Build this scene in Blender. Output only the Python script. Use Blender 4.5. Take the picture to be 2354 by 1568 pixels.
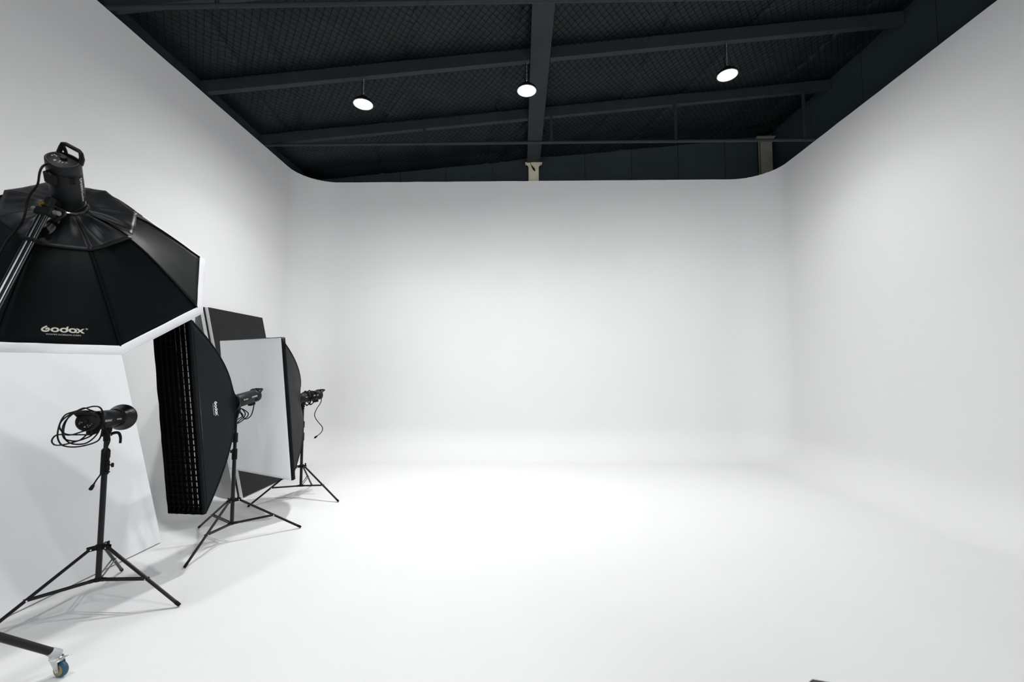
import bpy, math, random
import numpy as np
from mathutils import Vector, Matrix, noise

random.seed(7)
for o in list(bpy.data.objects):
    bpy.data.objects.remove(o)
SC = bpy.context.scene
COL = SC.collection
PI = math.pi

# ------------------------------------------------------------------ camera
FPX, IW, IH, EYE = 1000.0, 2354, 1568, 1.6
_vy = np.array([19., 63., FPX]); _vy /= np.linalg.norm(_vy)
_p = math.atan2(63, FPX)
_up = np.array([0, -math.cos(_p), math.sin(_p)])
_vx = np.cross(_vy, _up)
ROT = np.stack([_vx, _vy, _up], 1)          # camera(x right, y down, z forward) = ROT @ world
_r = ROT.T @ np.array([1., 0, 0]); _u = -(ROT.T @ np.array([0, 1., 0])); _b = -(ROT.T @ np.array([0, 0, 1.]))
cd = bpy.data.cameras.new('camera')
cam = bpy.data.objects.new('camera', cd); COL.objects.link(cam)
cd.sensor_fit = 'HORIZONTAL'; cd.sensor_width = 36.0; cd.lens = FPX * 36.0 / IW
cd.clip_start = 0.05; cd.clip_end = 100
cd.dof.use_dof = True; cd.dof.focus_distance = 5.0; cd.dof.aperture_fstop = 2.8
cam.matrix_world = Matrix(((_r[0], _u[0], _b[0], 0), (_r[1], _u[1], _b[1], 0), (_r[2], _u[2], _b[2], EYE), (0, 0, 0, 1)))
SC.camera = cam

def at(x, y, Y):                             # the point of the room seen at a pixel, at distance Y into the room
    d = ROT.T @ np.array([(x - IW / 2) / FPX, (y - IH / 2) / FPX, 1.])
    d = d * (Y / d[1])
    return Vector((d[0], d[1], d[2] + EYE))

# ------------------------------------------------------------------ world, exposure, lamp strength
w = bpy.data.worlds.new('world'); SC.world = w; w.use_nodes = True
w.node_tree.nodes['Background'].inputs['Color'].default_value = (0.02, 0.022, 0.025, 1)
w.node_tree.nodes['Background'].inputs['Strength'].default_value = 1.0
SC.view_settings.view_transform = 'Standard'
SC.view_settings.look = 'None'
SC.view_settings.gamma = 1.0
SC.view_settings.use_curve_mapping = False
SC.view_settings.exposure = -0.05
LAMP_W = ((32.0, 125.0), (18.0, 145.0), (33.0, 166.0))         # (watts, beam spread) of each lamp in the visible row: beam and scatter
ADDED_LAMP_W = ((43.0, 145.0),)               # unseen row added above the camera to brighten the floor
LAMP_COL = (0.985, 0.988, 0.99)
FILL_S = 7.4                               # unseen glowing window, added behind the camera to brighten the rear wall

# ------------------------------------------------------------------ materials
def new_mat(name):
    m = bpy.data.materials.new(name); m.use_nodes = True
    return m, m.node_tree.nodes, m.node_tree.links, m.node_tree.nodes['Principled BSDF']

def mat(name, col, rough=0.5, metal=0.0, spec=0.5, var=0.0, vscale=20.0, bump=0.0, bscale=60.0, sheen=0.0, coords='Object'):
    m, N, L, B = new_mat(name)
    B.inputs['Base Color'].default_value = (*col, 1)
    B.inputs['Roughness'].default_value = rough
    B.inputs['Metallic'].default_value = metal
    B.inputs['Specular IOR Level'].default_value = spec
    if sheen:
        B.inputs['Sheen Weight'].default_value = sheen
    tc = N.new('ShaderNodeTexCoord')
    if var:
        n = N.new('ShaderNodeTexNoise'); n.inputs['Scale'].default_value = vscale; n.inputs['Detail'].default_value = 4
        L.new(tc.outputs[coords], n.inputs['Vector'])
        r = N.new('ShaderNodeValToRGB')
        r.color_ramp.elements[0].position = 0.35; r.color_ramp.elements[1].position = 0.7
        r.color_ramp.elements[0].color = (*[c * (1 - var) for c in col], 1)
        r.color_ramp.elements[1].color = (*[min(1, c * (1 + var)) for c in col], 1)
        L.new(n.outputs['Fac'], r.inputs['Fac']); L.new(r.outputs['Color'], B.inputs['Base Color'])
    if bump:
        n2 = N.new('ShaderNodeTexNoise'); n2.inputs['Scale'].default_value = bscale; n2.inputs['Detail'].default_value = 3
        L.new(tc.outputs[coords], n2.inputs['Vector'])
        b = N.new('ShaderNodeBump'); b.inputs['Strength'].default_value = bump; b.inputs['Distance'].default_value = 0.01
        L.new(n2.outputs['Fac'], b.inputs['Height']); L.new(b.outputs['Normal'], B.inputs['Normal'])
    return m

M = {}
M['white_wall'] = mat('white_wall_paint', (0.71, 0.71, 0.712), 0.62, spec=0.25, var=0.008, vscale=1.2, bump=0.03, bscale=9)
M['white_floor'] = mat('white_floor_paint', (0.71, 0.71, 0.712), 0.55, spec=0.25, var=0.008, vscale=2.5, bump=0.03, bscale=14)
M['added_floor'] = mat('added_grey_floor', (0.16, 0.16, 0.16), 0.7, spec=0.2, var=0.15, vscale=3)
M['white_board'] = mat('white_board', (0.74, 0.75, 0.76), 0.5, spec=0.3, var=0.02, vscale=2.0)
M['board_edge'] = mat('board_edge', (0.70, 0.71, 0.71), 0.7, var=0.03, vscale=30)
M['black_board'] = mat('black_board', (0.009, 0.009, 0.0095), 0.55, spec=0.2, var=0.12, vscale=6)
M['dark_wall'] = mat('dark_wall_panel', (0.022, 0.032, 0.039), 0.55, spec=0.3, var=0.1, vscale=0.8)
M['steel_dark'] = mat('dark_painted_steel', (0.020, 0.025, 0.028), 0.55, spec=0.2, var=0.12, vscale=3)
M['cream_steel'] = mat('cream_painted_steel', (0.62, 0.58, 0.45), 0.6, spec=0.3, var=0.1, vscale=5)
M['shaded_steel'] = mat('shaded_cream_steel', (0.17, 0.165, 0.14), 0.65, spec=0.2, var=0.1, vscale=5)  # darker copy of the cream paint, corner shade put into the colour
M['foil'] = mat('dark_roof_foil', (0.011, 0.0155, 0.0175), 0.45, spec=0.18, var=0.25, vscale=2.5, bump=0.6, bscale=16)
M['net_wire'] = mat('dark_net_wire', (0.002, 0.0022, 0.0025), 0.7, spec=0.05, var=0.2, vscale=3)
M['black_metal'] = mat('black_metal', (0.004, 0.004, 0.0055), 0.30, spec=0.28, var=0.15, vscale=12)
M['black_plastic'] = mat('black_plastic', (0.003, 0.0034, 0.0038), 0.5, spec=0.15, var=0.15, vscale=25, bump=0.05, bscale=300)
M['strobe_shell'] = mat('strobe_shell', (0.007, 0.008, 0.0095), 0.45, spec=0.2, var=0.1, vscale=30, bump=0.06, bscale=400)
M['boom_metal'] = mat('black_chrome', (0.10, 0.105, 0.11), 0.16, metal=1.0, var=0.1, vscale=20)
M['knob_grey'] = mat('grey_knob', (0.16, 0.16, 0.14), 0.35, metal=0.5, var=0.1, vscale=20)
M['rubber'] = mat('black_rubber', (0.002, 0.002, 0.0024), 0.6, spec=0.15, var=0.15, vscale=30)
M['chrome'] = mat('chrome', (0.75, 0.76, 0.77), 0.18, metal=1.0, var=0.05, vscale=30)
M['zinc'] = mat('zinc_steel', (0.60, 0.61, 0.62), 0.32, metal=0.9, var=0.08, vscale=30)
M['silver_shoe'] = mat('silver_leg_shoe', (0.45, 0.46, 0.46), 0.45, metal=0.4, var=0.06, vscale=30)
M['brass'] = mat('brass', (0.28, 0.18, 0.04), 0.35, metal=0.8, var=0.1, vscale=30)
M['wheel_blue'] = mat('blue_wheel_tyre', (0.02, 0.07, 0.12), 0.45, spec=0.4, var=0.15, vscale=40)
M['wheel_tan'] = mat('tan_wheel_hub', (0.22, 0.17, 0.07), 0.5, var=0.1, vscale=40)
M['print'] = mat('pale_print', (0.58, 0.57, 0.50), 0.6, spec=0.3, var=0.03, vscale=30)
M['print_white'] = mat('white_print', (0.80, 0.80, 0.78), 0.5, spec=0.3, var=0.02, vscale=30)
M['cloth'] = mat('black_nylon', (0.0022, 0.0034, 0.0040), 0.5, spec=0.09, var=0.12, vscale=5, bump=0.10, bscale=7)
M['cloth_strip'] = mat('charcoal_nylon', (0.0062, 0.0088, 0.0108), 0.6, spec=0.08, var=0.10, vscale=4, bump=0.12, bscale=5)
M['cloth_shiny'] = mat('black_satin_nylon', (0.0045, 0.0055, 0.0068), 0.42, spec=0.26, var=0.12, vscale=6, bump=0.25, bscale=6)
M['cloth_grey'] = mat('faded_black_nylon', (0.010, 0.0105, 0.0115), 0.55, spec=0.16, var=0.12, vscale=5, bump=0.20, bscale=6)
M['grid_cloth'] = mat('black_grid_cloth', (0.0010, 0.0012, 0.0014), 0.6, spec=0.06, var=0.2, vscale=20)
M['diffuser'] = mat('white_diffuser_cloth', (0.76, 0.78, 0.79), 0.7, spec=0.2, var=0.012, vscale=3, bump=0.05, bscale=4)
M['rim_cloth'] = mat('white_rim_cloth', (0.80, 0.80, 0.82), 0.7, spec=0.2, var=0.03, vscale=8, bump=0.12, bscale=22)
M['dark_lens'] = mat('dark_panel', (0.003, 0.003, 0.0035), 0.5, spec=0.12, var=0.1, vscale=30)
M['knob_pale'] = mat('pale_button', (0.16, 0.17, 0.17), 0.35, var=0.05, vscale=50)
M['case'] = mat('black_case', (0.010, 0.009, 0.012), 0.45, spec=0.4, var=0.15, vscale=15)

def emission(name, col, s):
    m = bpy.data.materials.new(name); m.use_nodes = True
    N = m.node_tree.nodes; N.remove(N['Principled BSDF'])
    e = N.new('ShaderNodeEmission'); e.inputs['Color'].default_value = (*col, 1); e.inputs['Strength'].default_value = s
    m.node_tree.links.new(e.outputs[0], N['Material Output'].inputs['Surface'])
    return m
M['lamp_lens'] = emission('lamp_lens', (0.96, 0.98, 1.0), 14.0)
M['fill_glow'] = emission('fill_glow', (0.972, 0.988, 1.0), FILL_S)
M['grey_edge'] = mat('grey_lamp_rim', (0.30, 0.31, 0.32), 0.4, var=0.05, vscale=40)

# ------------------------------------------------------------------ mesh helpers
ORIGIN = {}

class MB:
    """collects shapes in room coordinates and links them as ONE mesh object"""
    def __init__(s): s.v = []; s.f = []
    def add(s, vs, fs):
        n = len(s.v); s.v += [tuple(p) for p in vs]; s.f += [tuple(i + n for i in f) for f in fs]
        return s
    def box(s, c, size, R=None, bev=0.0):
        c = Vector(c); hx, hy, hz = [k / 2 for k in size]
        R = R or Matrix.Identity(3)
        b = min(bev, hx * .9, hy * .9, hz * .9)
        if b <= 0:
            vs = [c + R @ Vector((x, y, z)) for z in (-hz, hz) for y in (-hy, hy) for x in (-hx, hx)]
            fs = [(0, 2, 3, 1), (4, 5, 7, 6), (0, 1, 5, 4), (2, 6, 7, 3), (0, 4, 6, 2), (1, 3, 7, 5)]
            return s.add(vs, fs)
        # chamfered box: three vertices at every corner
        vs = []; idx = {}
        for sx in (-1, 1):
            for sy in (-1, 1):
                for sz in (-1, 1):
                    for ax, p in enumerate(((hx, hy - b, hz - b), (hx - b, hy, hz - b), (hx - b, hy - b, hz))):
                        idx[(sx, sy, sz, ax)] = len(vs)
                        vs.append(c + R @ Vector((sx * p[0], sy * p[1], sz * p[2])))
        fs = []
        for sg in (-1, 1):
            for ax in range(3):
                o = [i for i in range(3) if i != ax]; q = []
                for a_, b_ in ((-1, -1), (1, -1), (1, 1), (-1, 1)):
                    k = [0, 0, 0]; k[ax] = sg; k[o[0]] = a_; k[o[1]] = b_; q.append(idx[(*k, ax)])
                fs.append(q)
        for ax in range(3):
            o = [i for i in range(3) if i != ax]
            for a_ in (-1, 1):
                for b_ in (-1, 1):
                    q = []
                    for t, fc in ((-1, o[0]), (1, o[0]), (1, o[1]), (-1, o[1])):
                        k = [0, 0, 0]; k[ax] = t; k[o[0]] = a_; k[o[1]] = b_; q.append(idx[(*k, fc)])
                    fs.append(q)
        for sx in (-1, 1):
            for sy in (-1, 1):
                for sz in (-1, 1):
                    fs.append([idx[(sx, sy, sz, a_)] for a_ in range(3)])
        return s.add(vs, fs)
    def tube(s, pts, r, n=10, caps=True, squash=None):
        pts = [Vector(p) for p in pts]; rs = r if isinstance(r, (list, tuple)) else [r] * len(pts)
        t0 = (pts[1] - pts[0]).normalized()
        a = t0.cross(Vector((0, 0, 1)))
        if a.length < 1e-3: a = t0.cross(Vector((1, 0, 0)))
        a.normalize(); vs = []
        for i, p in enumerate(pts):
            t = (pts[min(i + 1, len(pts) - 1)] - pts[max(i - 1, 0)])
            t = t.normalized() if t.length > 1e-9 else t0
            a = a - t * a.dot(t)
            a = a.normalized() if a.length > 1e-6 else t.orthogonal().normalized()
            b = t.cross(a)
            for k in range(n):
                th = 2 * PI * k / n
                vs.append(p + (a * math.cos(th) + b * math.sin(th)) * rs[i])
        fs = [(i * n + k, i * n + (k + 1) % n, (i + 1) * n + (k + 1) % n, (i + 1) * n + k) for i in range(len(pts) - 1) for k in range(n)]
        if caps:
            fs.append(tuple(range(n - 1, -1, -1))); m = (len(pts) - 1) * n; fs.append(tuple(range(m, m + n)))
        return s.add(vs, fs)
    def cyl(s, a, b, r, r2=None, n=16): return s.tube([a, b], [r, r if r2 is None else r2], n)
    def lathe(s, prof, o, ax, n=32, up=None, shape=None):
        """prof: (distance along axis, radius); shape(theta) scales the radius"""
        o = Vector(o); ax = Vector(ax).normalized()
        a = Vector(up) - ax * Vector(up).dot(ax) if up is not None else ax.orthogonal()
        a.normalize(); b = ax.cross(a); vs = []
        for d, r in prof:
            for k in range(n):
                th = 2 * PI * k / n; q = r * (shape(th) if shape else 1)
                vs.append(o + ax * d + (a * math.cos(th) + b * math.sin(th)) * q)
        m = len(prof)
        fs = [(i * n + k, i * n + (k + 1) % n, (i + 1) * n + (k + 1) % n, (i + 1) * n + k) for i in range(m - 1) for k in range(n)]
        if prof[0][1] > 1e-6: fs.append(tuple(range(n - 1, -1, -1)))
        if prof[-1][1] > 1e-6: fs.append(tuple(range((m - 1) * n, m * n)))
        return s.add(vs, fs)
    def grid(s, fn, nu, nv):
        vs = [fn(i / nu, j / nv) for i in range(nu + 1) for j in range(nv + 1)]
        q = nv + 1
        return s.add(vs, [(i * q + j, (i + 1) * q + j, (i + 1) * q + j + 1, i * q + j + 1) for i in range(nu) for j in range(nv)])
    def torus(s, o, ax, R, r, n=36, m=8):
        o = Vector(o); ax = Vector(ax).normalized(); a = ax.orthogonal().normalized(); b = ax.cross(a); vs = []
        for i in range(n):
            th = 2 * PI * i / n; d = a * math.cos(th) + b * math.sin(th)
            for j in range(m):
                ph = 2 * PI * j / m; vs.append(o + d * (R + r * math.cos(ph)) + ax * r * math.sin(ph))
        return s.add(vs, [(i * m + j, ((i + 1) % n) * m + j, ((i + 1) % n) * m + (j + 1) % m, i * m + (j + 1) % m) for i in range(n) for j in range(m)])
    def build(s, name, m, parent=None, smooth=35, solid=0.0):
        me = bpy.data.meshes.new(name)
        o0 = ORIGIN.get(parent.name, Vector((0, 0, 0))) if parent else Vector((0, 0, 0))
        if parent is None and s.v:                      # a mesh thing keeps its origin at its own base
            A = np.array(s.v); o0 = Vector(((A[:, 0].min() + A[:, 0].max()) / 2, (A[:, 1].min() + A[:, 1].max()) / 2, A[:, 2].min()))
        me.from_pydata([tuple(Vector(p) - o0) for p in s.v], [], s.f); me.validate()
        import bmesh
        bm = bmesh.new(); bm.from_mesh(me); bmesh.ops.recalc_face_normals(bm, faces=bm.faces); bm.to_mesh(me); bm.free()
        if smooth:
            me.polygons.foreach_set('use_smooth', [True] * len(me.polygons))
            me.set_sharp_from_angle(angle=math.radians(smooth))
        me.materials.append(m if not isinstance(m, str) else M[m])
        o = bpy.data.objects.new(name, me); COL.objects.link(o)
        if parent: o.parent = parent
        else: o.location = o0
        ORIGIN[o.name] = o0
        if solid:
            md = o.modifiers.new('thickness', 'SOLIDIFY'); md.thickness = solid; md.offset = 0
        return o

def tag(o, label=None, cat=None, group=None, kind=None):
    for k, v in (('label', label), ('category', cat), ('group', group), ('kind', kind)):
        if v: o[k] = v
    return o

def thing(name, loc, label, cat, group=None):
    o = bpy.data.objects.new(name, None); COL.objects.link(o)
    o.location = loc; o.empty_display_size = 0.1
    ORIGIN[o.name] = Vector(loc)
    return tag(o, label, cat, group)

def struct(name, mb, m, parent=None, smooth=35):
    o = mb.build(name, m, parent, smooth); o['kind'] = 'structure'
    return o

def catmull(pts, k=8):
    P = [Vector(p) for p in pts]; P = [P[0] * 2 - P[1]] + P + [P[-1] * 2 - P[-2]]; out = []
    for i in range(1, len(P) - 2):
        for j in range(k):
            t = j / k
            out.append(0.5 * ((2 * P[i]) + (P[i + 1] - P[i - 1]) * t + (2 * P[i - 1] - 5 * P[i] + 4 * P[i + 1] - P[i + 2]) * t * t
                              + (3 * P[i] - P[i - 1] - 3 * P[i + 1] + P[i + 2]) * t ** 3))
    out.append(P[-2]); return out

# ------------------------------------------------------------------ lettering
def text_polys(s):
    """flat vertices and faces of a word in the built-in font, height of a capital = about 0.7"""
    cu = bpy.data.curves.new('lettering', 'FONT'); cu.body = s; cu.resolution_u = 3
    t = bpy.data.objects.new('lettering', cu); COL.objects.link(t)
    dg = bpy.context.evaluated_depsgraph_get(); dg.update()
    me = t.evaluated_get(dg).to_mesh()
    vs = [(v.co.x, v.co.y) for v in me.vertices]; fs = [tuple(p.vertices) for p in me.polygons]
    t.evaluated_get(dg).to_mesh_clear()
    bpy.data.objects.remove(t); bpy.data.curves.remove(cu)
    return vs, fs

def stroke(pts, hw):
    P = [Vector((*p, 0)) for p in pts]; vs = []; 
    for i, p in enumerate(P):
        t = (P[min(i + 1, len(P) - 1)] - P[max(i - 1, 0)]).normalized(); n = Vector((-t.y, t.x, 0))
        vs += [(p + n * hw)[:2], (p - n * hw)[:2]]
    return vs, [(2 * i, 2 * i + 1, 2 * i + 3, 2 * i + 2) for i in range(len(P) - 1)]

def logo_polys():
    """the wide rounded wordmark: o-height is 1"""
    V = []; F = []
    def put(vs, fs):
        n = len(V); V.extend(vs); F.extend([tuple(i + n for i in f) for f in fs])
    def ring(cx, cy, rx, ry, w, a0=0, a1=2 * PI, n=40):
        vs = []; 
        for i in range(n + 1):
            th = a0 + (a1 - a0) * i / n
            vs += [(cx + rx * math.cos(th), cy + ry * math.sin(th)), (cx + (rx - w * 1.08) * math.cos(th), cy + (ry - w * .78) * math.sin(th))]
        put(vs, [(2 * i, 2 * i + 1, 2 * i + 3, 2 * i + 2) for i in range(n)])
    g = catmull([(.86, 1.20, 0), (.50, .97, 0), (.22, .70, 0), (.17, .45, 0), (.34, .22, 0), (.68, .13, 0), (1.02, .22, 0), (1.20, .48, 0), (1.14, .70, 0), (1.03, .82, 0)], 6)
    put(*stroke([p[:2] for p in g], .15))
    put(*stroke([(1.09, .86), (.86, .68), (.66, .52)], .14))
    ring(2.10, .5, .66, .5, .31)
    ring(3.48, .5, .66, .5, .31)
    put([(3.84, .45), (4.14, .45), (4.17, 1.38), (3.84, 1.15)], [(0, 1, 2, 3)])
    ring(4.84, .5, .66, .5, .31)
    put([(5.34, 1.0), (5.72, 1.0), (6.72, 0), (6.30, 0)], [(0, 1, 2, 3)])
    put([(5.30, 0), (5.66, 0), (6.74, 1.0), (6.40, 1.0)], [(0, 1, 2, 3)])
    ring(7.10, 1.02, .20, .17, .045, n=24)
    vs, fs = text_polys('R'); put([(7.0 + x * .30, .92 + y * .30) for x, y in vs], fs)
    vs, fs = text_polys('WWW.GODOX.COM')
    x0 = min(x for x, y in vs); x1 = max(x for x, y in vs); k = 5.25 / (x1 - x0)
    put([(.78 + (x - x0) * k, -.66 + y * .42) for x, y in vs], fs)
    return V, F

def place_flat(vf, fn, name, m, parent):
    """maps flat lettering through fn(x, y) -> point on a surface"""
    mb = MB(); mb.add([fn(x, y) for x, y in vf[0]], vf[1])
    o = mb.build(name, m, parent, smooth=0)
    return o

# ------------------------------------------------------------------ the white cyclorama
XL, XR, YB, HT = -4.09, 4.615, 8.065, 5.155
RC, COVE = 0.66, 0.55                       # plan radius of the corners, cove between floor and wall
YF = 1.6                                    # white side walls stop here, out of view, to darken the near walls
YW = 0.9                                    # white floor paint stops here, unseen, to cut bounced light

def plan_path():
    pts = []
    for i in range(24): pts.append((XL, YF + (YB - RC - YF) * i / 24, -1, 0, 'left'))
    for i in range(33):
        a = PI - (PI / 2) * i / 32
        pts.append((XL + RC + RC * math.cos(a), YB - RC + RC * math.sin(a), math.cos(a), math.sin(a), 'left' if i < 16 else 'back'))
    for i in range(1, 40): pts.append((XL + RC + (XR - XL - 2 * RC) * i / 40, YB, 0, 1, 'back'))
    for i in range(33):
        a = PI / 2 - (PI / 2) * i / 32
        pts.append((XR - RC + RC * math.cos(a), YB - RC + RC * math.sin(a), math.cos(a), math.sin(a), 'back' if i < 16 else 'right'))
    for i in range(1, 25): pts.append((XR, YB - RC - (YB - RC - YF) * i / 24, 1, 0, 'right'))
    return pts
PATH = plan_path()
PROF = [(COVE * (1 - math.sin(a)), COVE * (1 - math.cos(a))) for a in [PI / 2 * i / 20 for i in range(21)]]   # (distance in from wall, height)
PROF += [(0, COVE + (HT - COVE) * i / 16) for i in range(1, 17)] + [(-0.055, HT), (-0.055, HT - 0.4)]
def edge_wobble(i): return 0.006 * noise.noise(Vector((i * .9, 3.1, 0)))
for side in ('left', 'back', 'right'):
    ids = [i for i, p in enumerate(PATH) if p[4] == side]
    ids = ids + [ids[-1] + 1] if ids[-1] + 1 < len(PATH) else ids
    mb = MB(); vs = []
    for i in ids:
        x, y, nx, ny, _ = PATH[i]
        for d, z in PROF:
            zz = z + (edge_wobble(i) if z >= HT - 1e-6 else 0)
            vs.append((x - nx * d, y - ny * d, zz))
    q = len(PROF)
    mb.add(vs, [(a * q + b, (a + 1) * q + b, (a + 1) * q + b + 1, a * q + b + 1) for a in range(len(ids) - 1) for b in range(q - 1)])
    struct('wall_' + side, mb, 'white_wall', smooth=50)
# floor: flat up to the start of the cove
mb = MB()
ring = [(x - nx * COVE, y - ny * COVE, 0) for x, y, nx, ny, _ in PATH]
mb.add(ring + [(XR - COVE, YW, 0), (XL + COVE, YW, 0)], [tuple(range(len(ring) + 2))])
mb.add([(XL + COVE, YF, 0), (XL - .1, YF, 0), (XL - .1, YW, 0), (XL + COVE, YW, 0)], [(0, 1, 2, 3)])
mb.add([(XR - COVE, YF, 0), (XR + .3, YF, 0), (XR + .3, YW, 0), (XR - COVE, YW, 0)], [(0, 1, 2, 3)])
struct('floor', mb, 'white_floor', smooth=0)
mb = MB(); mb.add([(XL - .1, YW, 0), (XR + .3, YW, 0), (XR + .3, -6.25, 0), (XL - .1, -6.25, 0)], [(0, 1, 2, 3)])
struct('added_floor_front', mb, 'added_floor', smooth=0)  # dark floor added out of view to lower the bounce

# ------------------------------------------------------------------ the dark building shell above it
BL, BR, BB, BF = -4.17, 4.90, 8.31, -6.2
def roof(x): return 5.30 + 0.0892 * (x + 4.17)
def panel_wall(name, a, b, seams):
    """dark sandwich-panel wall with shallow seams, standing behind the white wall"""
    a = Vector((*a, 0)); b = Vector((*b, 0)); t = (b - a).normalized(); L = (b - a).length
    n = Vector((-t.y, t.x, 0)); mb = MB(); k = max(1, round(L / seams)); z0 = 0.0
    for i in range(k):
        p = a + t * (L * i / k + .004); q = a + t * (L * (i + 1) / k - .004)
        zt0 = roof(p.x) + .16; zt1 = roof(q.x) + .16
        vs = [p, q, q + n * .06, p + n * .06]
        mb.add([Vector((v.x, v.y, z0)) for v in vs] + [Vector((v.x, v.y, zt0 if j in (0, 3) else zt1)) for j, v in enumerate(vs)],
               [(3, 2, 1, 0), (4, 5, 6, 7), (0, 1, 5, 4), (1, 2, 6, 5), (2, 3, 7, 6), (3, 0, 4, 7)])
    p, q = a + n * .03, b + n * .03
    mb.add([(p.x, p.y, z0), (q.x, q.y, z0), (q.x, q.y, roof(q.x) + .16), (p.x, p.y, roof(p.x) + .16)], [(0, 1, 2, 3)])
    return struct(name, mb, 'dark_wall', smooth=0)
panel_wall('wall_upper_left', (BL, BF), (BL, BB), 1.15)
panel_wall('wall_upper_back', (BL, BB), (BR, BB), 0.93)
panel_wall('wall_upper_right', (BR, BB), (BR, BF), 1.1)
panel_wall('wall_front', (BR, BF), (BL, BF), 1.0)

# added fill light built as a wide glowing window, out of view
WX0, WX1, WZ0, WZ1 = -3.4, 4.0, 0.9, 4.4
mb = MB(); yw = BF + .07
for i in range(5):
    x = WX0 + (WX1 - WX0) * i / 4; mb.box((x, yw, (WZ0 + WZ1) / 2), (.07, .08, WZ1 - WZ0 + .07))
for i in range(3):
    z = WZ0 + (WZ1 - WZ0) * i / 2; mb.box(((WX0 + WX1) / 2, yw, z), (WX1 - WX0, .08, .07))
win = struct('added_fill_window', mb, 'white_board', smooth=0)
mb = MB(); mb.box(((WX0 + WX1) / 2, yw, (WZ0 + WZ1) / 2), (WX1 - WX0, .012, WZ1 - WZ0)); mb.build('fill_pane', 'fill_glow', win, 0)

PURLINS = [0.12, 1.43, 2.74, 4.05, 5.36, 6.67, 7.98]
def sag(x, y):
    for a, b in zip([-1.2] + PURLINS, PURLINS + [9.3]):
        if a <= y <= b:
            f = (y - a) / (b - a); s = math.sin(PI * f) ** 0.6
            e = min(1, abs(x - .26) / .5, (x - BL) / .3, (BR - x) / .3); e = max(0, e) ** .5
            return 0.055 * s * e
    return 0.0
def insul(x, y):
    n = noise.noise(Vector((x * .8, y * 1.6, 0))) * .018 + noise.noise(Vector((x * 3.1 + 5, y * 2.2, 2))) * .010
    c = noise.noise(Vector((x * 1.1 + y * .25, y * .18, 7.3)))
    fold = -.05 * max(0, 1 - abs(c) / .035)          # deep creases where sheets of foil meet
    return roof(x) + .055 - sag(x, y) + n - fold * .6
mb = MB(); nx, ny = 260, 250
mb.grid(lambda a, b: (lambda x, y: (x, y, insul(x, y)))(BL - .02 + (BR - BL + .04) * a, 1.0 + (BB + .03 - 1.0) * b), nx, ny)
mb.add([(BL, BF, roof(BL) + .05), (BR, BF, roof(BR) + .05), (BR, 1.0, roof(BR) + .05), (BL, 1.0, roof(BL) + .05)], [(0, 1, 2, 3)])
ceiling = struct('ceiling', mb, 'foil', smooth=60)
# wire netting under the foil
mb = MB(); sp = 0.062
for s in (-1, 1):
    k0 = -220
    for k in range(k0, 260):
        c = k * sp * 1.41421
        P = []; t = 2.9 - 0.02
        prev_in = False
        for i in range(0, 62):
            y = 2.9 + i * .0885
            x = c + s * (y - 2.9) * .75
            if BL + .02 < x < BR - .02 and y < BB - .01:
                wv = .004 * (1 if (i % 2) else -1)
                P.append((x, y, insul(x, y) - .014 + wv))
        if len(P) > 2: mb.tube(P, .0026, 3, caps=False)
net = mb.build('wire_netting', 'net_wire', ceiling, smooth=0)

# roof steel: purlins across, one rafter down the middle
def channel(y, z_of_x, x0, x1, h, wf, t=.008, lip=.02):
    """a C-section running across the room, its web towards the camera, its open side beyond"""
    prof = [(0, 0), (wf, 0), (wf, lip), (wf - t, lip), (wf - t, t), (t, t), (t, h - t), (wf - t, h - t), (wf - t, h - lip), (wf, h - lip), (wf, h), (0, h)]
    vs = []
    for x in (x0, x1):
        for a, b in prof: vs.append((x, y + a, z_of_x(x) + b))
    n = len(prof); fs = [(i, (i + 1) % n, n + (i + 1) % n, n + i) for i in range(n)]
    fs += [tuple(range(n)), tuple(range(2 * n - 1, n - 1, -1))]
    return MB().add(vs, fs)
zb = lambda x: roof(x) - .122
names = {4.05: 'front roof purlin above the near pipe', 5.36: 'dark roof purlin the round lamps hang from',
         6.67: 'dark roof purlin with drop rods to the rear pipe', 7.98: 'rearmost dark roof purlin by the back wall'}
for y in PURLINS[3:6]:
    for a, b, sd in ((BL + .01, .125, 'left'), (.395, BR - .01, 'right')):
        o = channel(y, zb, a, b, .16, .075).build('roof_purlin', 'steel_dark', None, smooth=0)
        tag(o, names[y] + (', left of the central rafter' if sd == 'left' else ', right of the central rafter'), 'beam', 'roof purlins')
raf = thing('roof_rafter', (.26, -.5, zb(.26)), 'broad dark steel rafter running down the middle of the ceiling', 'beam')
mb = MB(); tilt = lambda x: roof(x) - roof(.26)
def slab(mb, x0, x1, y0, y1, z0, z1):
    vs = [(x, y, zb(.26) + z + tilt(x)) for z in (z0, z1) for y in (y0, y1) for x in (x0, x1)]
    mb.add(vs, [(0, 2, 3, 1), (4, 5, 7, 6), (0, 1, 5, 4), (2, 6, 7, 3), (0, 4, 6, 2), (1, 3, 7, 5)])
slab(mb, .135, .385, -.5, 8.20, -.012, 0); mb.build('lower_flange', 'steel_dark', raf, 0)
mb = MB(); slab(mb, .253, .267, -.5, 8.20, 0, .17); mb.build('web', 'steel_dark', raf, 0)
for y in PURLINS[3:6]:
    for a, b in ((.127, .252), (.268, .393)):
        mb = MB(); slab(mb, a, b, y, y + .008, .001, .15); mb.build('stiffener_plate', 'steel_dark', raf, 0)

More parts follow.
